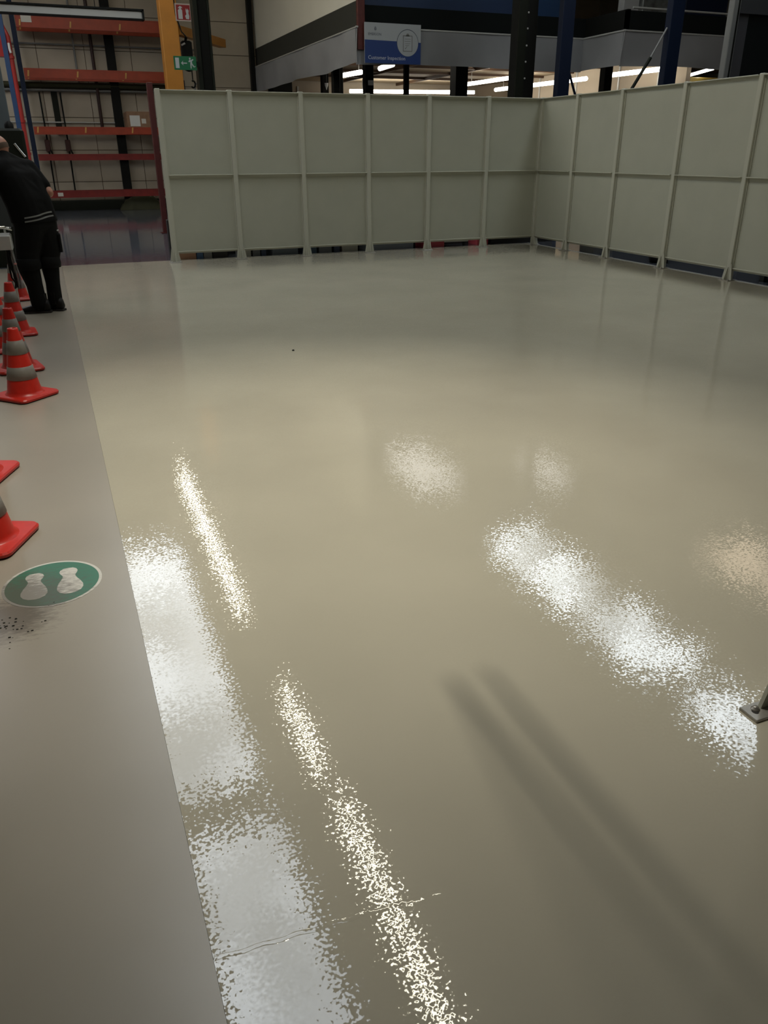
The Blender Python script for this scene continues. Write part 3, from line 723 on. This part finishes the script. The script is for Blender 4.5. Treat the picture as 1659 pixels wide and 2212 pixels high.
# ------------------------------------------------------------------ posts in front of the mezzanine
bp = thing('steel_column', 'black steel post with pale bolts behind the last back fence panel', 'column', (8.7, 14.6, 0))
MB().cbox(8.49, 8.90, 14.5, 14.75, 0, CZ - .01, .008).obj('upright', M_BLACK, bp)
MB().box(8.49, 8.66, 14.47, 14.5, 0, CZ - .01).obj('flange', M_DKGREEN, bp)
for z in (2.75, 3.02, 3.28, 3.55, 3.80):
    MB().tube([(8.68, 14.475, z), (8.68, 14.465, z)], .016, 8).obj('bolt', M_LGREY, bp)
for lab, x0, x1, y in (('navy blue post behind the fence corner, left of the pair', 8.85, 9.10, 13.6), ('navy blue post behind the right fence, right of the pair', 9.86, 10.12, 12.0)):
    t = thing('steel_post', lab, 'post', ((x0 + x1) / 2, y + .06, 0))
    MB().cbox(x0, x1, y, y + .14, .012, 6.3, .01).obj('upright', M_NAVY, t)
    MB().box(x0 - .04, x1 + .04, y - .04, y + .18, 0, .012).obj('foot_plate', M_NAVY, t)
    if y > 13: MB().tube([(9.03, y + .07, 2.98), (9.40, y + .07, 2.2), (9.9, y + .07, 1.1)], .024, 6).obj('brace', M_NAVY, t)
    else:
        MB().tube([(9.86, y + .07, 3.33), (9.60, y + .07, 2.9)], .017, 6).obj('brace', M_GREY, t)
        MB().tube([(9.60, y + .07, 2.9), (9.2, y + .07, 2.3), (8.9, y + .07, 1.9)], .03, 6).obj('turnbuckle', M_DKGREEN, t)
# glazed booth at the far right
bo = thing('glazed_booth', 'dark glazed booth with grey frame behind the right fence', 'booth', (11, 11.3, 0))
MB().cbox(10.19, 10.33, 11.0, 11.12, 0, 4.2, .01).obj('frame_post', M_GREY, bo)
MB().box(10.275, 10.295, 10.985, 11.0, 0, 4.2).obj('door_gap', M_BLACK, bo)
MB().box(10.33, 10.55, 11.04, 11.1, 0, 4.2).obj('side_panel', mat('booth_grey', (.07, .07, .075), .4), bo)
MB().box(10.55, 12.2, 11.05, 11.09, 0, 3.42).obj('glass', M_GLASS, bo)
MB().box(10.33, 12.2, 11.0, 11.1, 3.42, 4.2).obj('header', mat('booth_header', (.045, .047, .05), .5), bo)
MB().box(10.33, 12.2, 11.1, 12.2, 4.15, 4.2).obj('roof', M_GREY, bo)

# ------------------------------------------------------------------ goods seen through the gap under the fence
GY = 12.93
low = [(1.77, 2.05, .34, mat('carton_tan', (.48, .27, .17), .8), 'carton', 'brown carton in the gap under the leftmost fence panel', 'box'),
       (2.06, 2.16, .5, mat('crate_blue', (0.066, 0.132, 0.242), .5), 'crate', 'narrow blue crate right of the brown carton under the fence', 'crate'),
       (2.17, 2.30, .4, M_GREY, 'crate', 'small grey crate left of the black bin under the fence', 'crate'),
       (2.31, 2.545, .38, M_RUB, 'bin', 'black bin under the first fence panel', 'bin'),
       (2.74, 2.92, .42, mat('crate_greyish', (0.352, 0.341, 0.297), .6), 'crate', 'grey crate just right of the second fence post foot', 'crate'),
       (2.95, 3.07, .42, mat('crate_dim', (0.132, 0.136, 0.143), .6), 'crate', 'dim grey crate under the second fence panel', 'crate'),
       (3.09, 3.17, .5, mat('crate_navy', (0.040, 0.057, 0.099), .5), 'crate', 'slim navy crate under the second fence panel', 'crate'),
       (3.27, 3.70, .45, mat('crate_slate', (0.110, 0.128, 0.150), .5), 'crate', 'wide slate crate at the right of the second panel gap', 'crate'),
       (3.83, 4.02, .45, mat('crate_teal', (0.044, 0.077, 0.121), .5), 'crate', 'dark blue crate right of the third fence post', 'crate'),
       (4.06, 4.28, .45, mat('crate_slate2', (0.132, 0.141, 0.154), .5), 'crate', 'grey blue crate in the middle of the third gap', 'crate'),
       (4.32, 4.42, .5, mat('crate_navy', (0.040, 0.057, 0.099), .5), 'crate', 'slim navy crate in the third gap', 'crate'),
       (4.46, 4.74, .4, mat('crate_greyish', (0.352, 0.341, 0.297), .6), 'crate', 'pale grey crate left of the fourth fence post', 'crate'),
       (4.89, 5.76, .45, mat('crate_steel', (0.187, 0.209, 0.253), .5), 'crate', 'long blue grey crate in the fourth gap', 'crate'),
       (5.95, 6.35, .40, mat('crate_red', (0.484, 0.066, 0.088), .5), 'crate', 'dark red crate under the fifth fence panel', 'crate'),
       (7.0, 7.22, .42, mat('crate_red', (0.484, 0.066, 0.088), .5), 'crate', 'small red crate left in the gap nearest the corner', 'crate')]
for x0, x1, h, m_, nm, lab, cat in low:
    box_thing(nm, lab, cat, x0, x1, GY, GY + .35, -.002, h, m_, 'goods behind the fence gap')
box_thing('gap_blocker', 'long low dark blocker added behind the goods in the fence gap', 'beam', 1.72, 7.25, 13.34, 13.5, -.002, .55, M_RUB)  # added to block bright workshop reflections between the goods
pj = thing('trestle', 'low pale trestle with dark feet under the fifth fence panel', 'trestle', (6.6, 13.1, 0))
MB().cbox(6.36, 6.86, 13.0, 13.1, .06, .12, .01).obj('top_bar', M_LGREY, pj)
for x in (6.42, 6.8): MB().tube([(x, 13.05, .07), (x - .03, 13.0, .0)], .025, 6).obj('leg', M_BLACK, pj)
box_thing('machine_base', 'black machine base in the gap nearest the fence corner', 'machine', 7.3, 8.6, 12.98, 13.5, -.002, .5, M_RUB)
tag(MB().cbox(8.12, 8.5, 11.05, 11.45, -.002, .3, .01).obj('crate', M_GREY, origin=(8.3, 11.2, 0)), 'grey crate behind the first right fence panels', 'crate')
tag(MB().lathe([(.02, 0), (.12, 0), (.15, .05), (.16, .10), (.14, .16), (.02, .17)], 16, (8.35, 9.75, -.002)).obj('bowl', M_RUB, origin=(8.35, 9.75, 0)), 'round black tub behind the third right fence panel', 'tub')
box_thing('machine_base', 'long dark machine base along the right fence', 'machine', 8.75, 9.6, 8.6, 11.4, -.002, .6, M_RUB)
tr = MB(); tr.cbox(8.25, 8.6, 7.0, 7.8, .08, .16, .01); tr.box(8.28, 8.34, 7.05, 7.12, -.002, .08); tr.box(8.28, 8.34, 7.68, 7.75, -.002, .08); tr.box(8.52, 8.58, 7.05, 7.75, -.002, .08)
tag(tr.obj('pallet', M_GREY, origin=(8.4, 7.4, 0)), 'low grey pallet under the rightmost fence panel', 'pallet')

# ------------------------------------------------------------------ left edge: machine, panel, trolley
mc = thing('work_machine', 'dark green machine with bright rod at left edge behind the worker', 'machine', (-.75, 13.4, 0))
MB().cbox(-1.6, -.13, 13.0, 13.9, 0, 1.82, .03).obj('housing', M_DKGREEN, mc)
MB().tube([(-.27, 12.985, 1.63), (-.16, 12.985, 1.46)], .018, 8).obj('rod', M_CHROME, mc)
MB().lathe([(.06, 0), (.06, .05), (.03, .09)], 10, (-.3, 13.1, 1.82)).obj('knob', M_BLACK, mc)
MB().box(-1.6, -.30, 12.985, 13.0, .55, 1.05).obj('door_panel', mat('machine_grey', (.035, .04, .04), .4), mc)
tag(MB().cbox(-2.2, -.30, 14.4, 14.5, 0, 2.70, .01).obj('partition', M_PALE, origin=(-1.1, 14.45, 0)), 'pale blue grey partition at the upper left edge', 'partition')
tl = thing('trolley', 'metal trolley with grey box and hanging black cables at left edge', 'trolley', (-.57, 8.75, 0))
MB().cbox(-.62, -.36, 8.60, 8.88, .665, .80, .012).obj('grey_box', M_LGREY, tl)
MB().tube([(-.62, 8.61, .86), (-.40, 8.61, .87), (-.35, 8.65, .84), (-.35, 8.86, .84), (-.62, 8.88, .86)], .012, 8).obj('handle', M_CHROME, tl)
MB().tube([(-.62, 8.60, .91), (-.36, 8.67, .86)], .006, 6).obj('wire', M_CHROME, tl)
fr = MB()
for x, y in ((-.62, 8.62), (-.62, 8.86), (-.41, 8.86)): fr.tube([(x, y, .04), (x, y, .86)], .013, 8)
fr.tube([(-.62, 8.62, .12), (-.41, 8.86, .12)], .012, 8)
fr.obj('leg', M_CHROME, tl)
for x, y in ((-.62, 8.62), (-.62, 8.86), (-.41, 8.86)):
    MB().tube([(x - .012, y, .030), (x + .012, y, .030)], .0322, 12).obj('wheel', M_RUB, tl)
for k in range(9):
    rx, ry = random.uniform(-.455, -.365), random.uniform(8.61, 8.76)
    MB().tube([(rx, ry, .67), (rx + random.uniform(-.01, .02), ry, .55), (rx + random.uniform(0, .04), ry, .40), (rx + random.uniform(0, .05), ry + .02, .30)], .008, 6).obj('cable', M_BLACK if k % 3 else M_GREY, tl)
MB().box(-.375, -.35, 8.595, 8.625, .53, .545).obj('cable_tie', M_CHROME, tl)

# ------------------------------------------------------------------ worker in black
def blob(joints, edges, voxel=.012, smooth=6, name='tmp'):
    """one continuous surface from tapered limbs: union of round cones, remeshed and smoothed"""
    m = MB()
    for a, b in edges:
        (p, r), (q, r2) = joints[a], joints[b]
        p, q = Vector(p), Vector(q); k = max(2, int((q - p).length / .03) + 1)
        m.tube([p.lerp(q, i / k) for i in range(k + 1)], [r + (r2 - r) * i / k for i in range(k + 1)], 14)
    for p, r in joints.values():
        m.lathe([(max(.0004, r * math.sin(PI * i / 8)), -r * math.cos(PI * i / 8)) for i in range(9)], 14, p)
    o = m.obj(name, M_SKIN)
    rm_ = o.modifiers.new('r', 'REMESH'); rm_.mode = 'VOXEL'; rm_.voxel_size = voxel
    sm = o.modifiers.new('s', 'SMOOTH'); sm.iterations = smooth; sm.factor = .5
    dg = bpy.context.evaluated_depsgraph_get(); ev = bpy.data.meshes.new_from_object(o.evaluated_get(dg))
    vs = [v.co.copy() for v in ev.vertices]; fs = [tuple(p.vertices) for p in ev.polygons]
    me = o.data; bpy.data.objects.remove(o); bpy.data.meshes.remove(me); bpy.data.meshes.remove(ev)
    return vs, fs
FZ = -.0022
RA = Vector((.66, .75, 0))
TOR = {'p': ((-.128, 9.06, .87), .085, .150), 'w': ((-.155, 9.10, 1.05), .085, .150), 'c': ((-.215, 9.16, 1.24), .095, .140), 'u': ((-.255, 9.20, 1.365), .10, .095)}
def torso(scale, drop=()):
    J, E = {}, []
    ks = [k for k in TOR if k not in drop]
    for k in ks:
        c, o_, r = TOR[k]
        for sd, sg in (('R', 1), ('L', -1)): J[k + sd] = (Vector(c) + RA * o_ * sg, r * scale)
        E.append((k + 'R', k + 'L'))
    for a, b in zip(ks, ks[1:]): E += [(a + 'R', b + 'R'), (a + 'L', b + 'L'), (a + 'R', b + 'L')]
    return J, E
ARM = {'nk': ((-.318, 9.255, 1.475), .056), 'sk': ((-.352, 9.287, 1.535), .058),
       'shR': ((-.110, 9.34, 1.365), .070), 'elR': ((.050, 9.205, 1.14), .046), 'wrR': ((-.15, 9.45, 1.02), .032), 'paR': ((-.22, 9.49, .99), .036),
       'shL': ((-.40, 9.05, 1.36), .070), 'elL': ((-.56, 9.02, 1.12), .046), 'wrL': ((-.62, 9.22, .98), .032), 'paL': ((-.64, 9.29, .95), .036)}
LEG = {'tR': ((-.040, 9.10, .64), .085), 'kR': ((-.058, 9.08, .47), .062), 'aR': ((-.07, 9.07, .10), .045), 'tL': ((-.235, 9.0, .64), .085), 'kL': ((-.258, 8.98, .47), .062), 'aL': ((-.225, 8.985, .10), .045)}
pr = thing('person', 'worker in black shirt and work trousers bending over at the left edge', 'person', (-.14, 9.03, FZ))
J, E = torso(.86); J.update(ARM); J.update(LEG)
E += [('uR', 'nk'), ('uL', 'nk'), ('nk', 'sk'), ('uR', 'shR'), ('shR', 'elR'), ('elR', 'wrR'), ('wrR', 'paR'), ('uL', 'shL'), ('shL', 'elL'), ('elL', 'wrL'), ('wrL', 'paL'),
      ('pR', 'tR'), ('tR', 'kR'), ('kR', 'aR'), ('pL', 'tL'), ('tL', 'kL'), ('kL', 'aL')]
body = MB()
v_, f_ = blob(J, E); body.add(v_, f_, True)
for side, pa, wr in (('R', ARM['paR'][0], ARM['wrR'][0]), ('L', ARM['paL'][0], ARM['wrL'][0])):
    pa = Vector(pa); d = (pa - Vector(wr)).normalized(); up = Vector((0, 0, 1)); sd = d.cross(up).normalized(); dn = d.cross(sd)
    s = 1 if side == 'L' else -1
    jj = {}; ee = []
    for k, (o_, ln) in enumerate(((-.027, .072), (-.009, .084), (.009, .080), (.026, .064))):
        b0 = pa + sd * o_ + d * .012
        for q, (u, w2, r) in enumerate(((0, 0, .0098), (.45, .004, .009), (.78, .020, .0082), (.88, .040, .0068))): jj['f%d%d' % (k, q)] = (b0 + d * ln * u + dn * w2, r)
        ee += [('f%d%d' % (k, q), 'f%d%d' % (k, q + 1)) for q in range(3)]
    b0 = pa + sd * s * .028 - d * .02
    jj.update({'t0': (b0, .012), 't1': (b0 + sd * s * .024 + d * .022, .0105), 't2': (b0 + sd * s * .030 + d * .05 + dn * .012, .0085)}); ee += [('t0', 't1'), ('t1', 't2')]
    v_, f_ = blob(jj, ee, .004, 2); body.add(v_, f_, True)
# head: looks forward and down to the left
hd = Vector((-.335, 9.30, 1.56)); fwd = Vector((-.68, .60, -.42)).normalized(); rt = fwd.cross(Vector((0, 0, 1))).normalized(); hu = rt.cross(fwd)
def hp(a, b, c): return hd + fwd * a + rt * b + hu * c
hv = []; hf = []; NA, NB = 24, 16
for j in range(NB + 1):
    th = PI * j / NB; z = math.cos(th); rr_ = math.sin(th)
    for i in range(NA):
        an = 2 * PI * i / NA; x = rr_ * math.cos(an); y = rr_ * math.sin(an)
        px = .096 * x; py = .076 * y; pz = .112 * z
        if z < 0: py *= 1 + .22 * z; px *= 1 + (.05 if x > 0 else .25) * z
        if x > .6 and abs(z) < .75:
            if abs(y) < .16 and -.30 < z < .10: px += .020 * (1 - abs(z + .22) / .4)       # nose
            if .18 < abs(y) < .55 and -.02 < z < .16: px -= .009                              # eye sockets
            if abs(y) < .3 and -.55 < z < -.42: px -= .005                                    # mouth line
            if abs(y) < .3 and z < -.62: px += .008
        hv.append(hp(px, py, pz))
for j in range(NB):
    for i in range(NA): k = (i + 1) % NA; hf.append((j * NA + i, j * NA + k, (j + 1) * NA + k, (j + 1) * NA + i))
body.add(hv, hf, True)
for s in (-1, 1):
    body.tube([hp(-.012, s * .074, .022), hp(-.022, s * .084, .012), hp(-.024, s * .086, -.012), hp(-.01, s * .078, -.032)], [.008, .012, .012, .007], 8)
body.obj('body', M_SKIN, pr)
ey = MB()
for s in (-1, 1): ey.lathe([(.0005, -.010), (.008, -.005), (.010, 0), (.008, .005), (.0005, .010)], 10, hp(.080, s * .030, .010))
ey.obj('eyes', mat('eye_dark', (.05, .03, .02), .3), pr)
hr = MB()
hvs = []
for j in range(6):
    for i in range(15):
        an = PI * (.42 + 1.16 * i / 14); zc = -.35 + .42 * j / 5
        q = math.sqrt(1 - zc * zc); hvs.append(hp(.0985 * q * math.cos(an) * (1 + (.2 * zc if zc < 0 else 0)), .079 * q * math.sin(an) * (1 + (.2 * zc if zc < 0 else 0)), .112 * zc))
hr.add(hvs, [(j * 15 + i, j * 15 + i + 1, (j + 1) * 15 + i + 1, (j + 1) * 15 + i) for j in range(5) for i in range(14)], True)
hr.obj('cropped_hair', mat('short_hair', (.12, .08, .055), .8), pr)
# shirt and trousers
J, E = torso(1.08)
J.update({'co': ((-.312, 9.25, 1.462), .078), 'shR': ((-.110, 9.34, 1.362), .092), 'slR': ((.010, 9.24, 1.205), .068), 'shL': ((-.40, 9.05, 1.355), .092), 'slL': ((-.545, 9.02, 1.155), .070)})
E += [('uR', 'co'), ('uL', 'co'), ('uR', 'shR'), ('shR', 'slR'), ('uL', 'shL'), ('shL', 'slL'), ('cR', 'slR')]
vS, fS = blob(J, E)
keep = [f for f in fS if min(vS[i].z for i in f) > .875]
sh = MB().add(vS, keep, True).obj('shirt', M_SHIRT, pr)
J, E = torso(1.0, ('c', 'u')); J = {k: ((p if k[0] == 'p' else p + Vector((0, 0, -.10))), r) for k, (p, r) in J.items()}
J.update({'tR': ((-.036, 9.10, .62), .112), 'kR': ((-.060, 9.08, .47), .092), 'sR': ((-.062, 9.07, .28), .072), 'aR': ((-.068, 9.07, .09), .074),
          'tL': ((-.240, 9.0, .62), .122), 'kL': ((-.266, 8.98, .47), .108), 'sL': ((-.238, 8.98, .28), .080), 'aL': ((-.226, 8.985, .09), .080)})
E += [('pR', 'tR'), ('tR', 'kR'), ('kR', 'sR'), ('sR', 'aR'), ('pL', 'tL'), ('tL', 'kL'), ('kL', 'sL'), ('sL', 'aL')]
v_, f_ = blob(J, E, .010, 4)
trs = MB().add(v_, f_, True).obj('trousers', M_CLOTH, pr)
for cx, cy, r in ((-.058, 9.08, .092), (-.264, 8.98, .108)):
    MB().lathe([(r - .012, -.035), (r + .012, -.04), (r + .018, .0), (r + .012, .06), (r - .004, .07)], 20, (cx, cy, .475)).obj('knee_flap', M_CLOTH, trs)
MB().cbox(.055, .088, 9.03, 9.17, .58, .76, .01).obj('cargo_pocket', M_CLOTH, trs)
MB().tube([(.062, 8.965, .795), (.078, 8.97, .80)], .007, 6).obj('stud', M_LGREY, trs)
from mathutils.bvhtree import BVHTree
bv = BVHTree.FromPolygons(vS, fS)
for zb in (.905, .94):
    m = MB(); vs = []
    for i in range(15):
        a = math.radians(-112 + 7.6 * i); zt = zb + .03 * math.cos(a); dr = Vector((math.cos(a), math.sin(a), 0))
        for dz in (-.007, .007):
            h = bv.ray_cast(Vector((-.128, 9.06, zt + dz)) + dr * .6, -dr)[0]
            vs.append((h if h else Vector((-.128, 9.06, zt)) + dr * .24) + dr * .004)
    m.add(vs, [(2 * i, 2 * i + 2, 2 * i + 3, 2 * i + 1) for i in range(14)], True); m.obj('hem_stripe', M_TAPE, sh)
def boot(ax, ay, ang, ln=.29):
    b = MB(); M_ = Matrix.Translation((ax, ay, FZ)) @ Matrix.Rotation(ang, 4, 'Z')
    secs = [(-.085, .030, .075, .03), (-.07, .044, .135, .0), (-.02, .046, .14, .0), (.04, .045, .115, .0), (.10, .050, .082, .0), (.15, .051, .070, .0), (.19, .042, .058, .004), (.21, .020, .04, .012)]
    vs = []; n = 12
    for x, hw, h, z0 in secs:
        for k in range(n):
            a = 2 * PI * k / n; yy = hw * math.cos(a); z = (h + z0) / 2 + (h - z0) / 2 * math.sin(a); z = max(z, .012)
            vs.append(M_ @ Vector((x * ln / .29, yy, z)))
    fs = [tuple(range(n - 1, -1, -1)), tuple(range((len(secs) - 1) * n, len(secs) * n))]
    for i in range(len(secs) - 1):
        for k in range(n): j = (k + 1) % n; fs.append((i * n + k, i * n + j, (i + 1) * n + j, (i + 1) * n + k))
    b.add(vs, fs, True)
    b.tube([(ax, ay, .07), (ax, ay, .19)], .062, 12)
    o = b.obj('boot', M_BOOT, pr)
    sl = [(-.09, .036), (-.05, .05), (.05, .047), (.12, .055), (.18, .05), (.215, .02)]
    pl = [(x * ln / .29, -y) for x, y in sl] + [(x * ln / .29, y) for x, y in sl[::-1]]
    MB().prism(pl, 0, .02, M_).obj('sole', M_RUB, o)
boot(-.205, 8.985, math.radians(168)); boot(-.068, 9.06, math.radians(150))
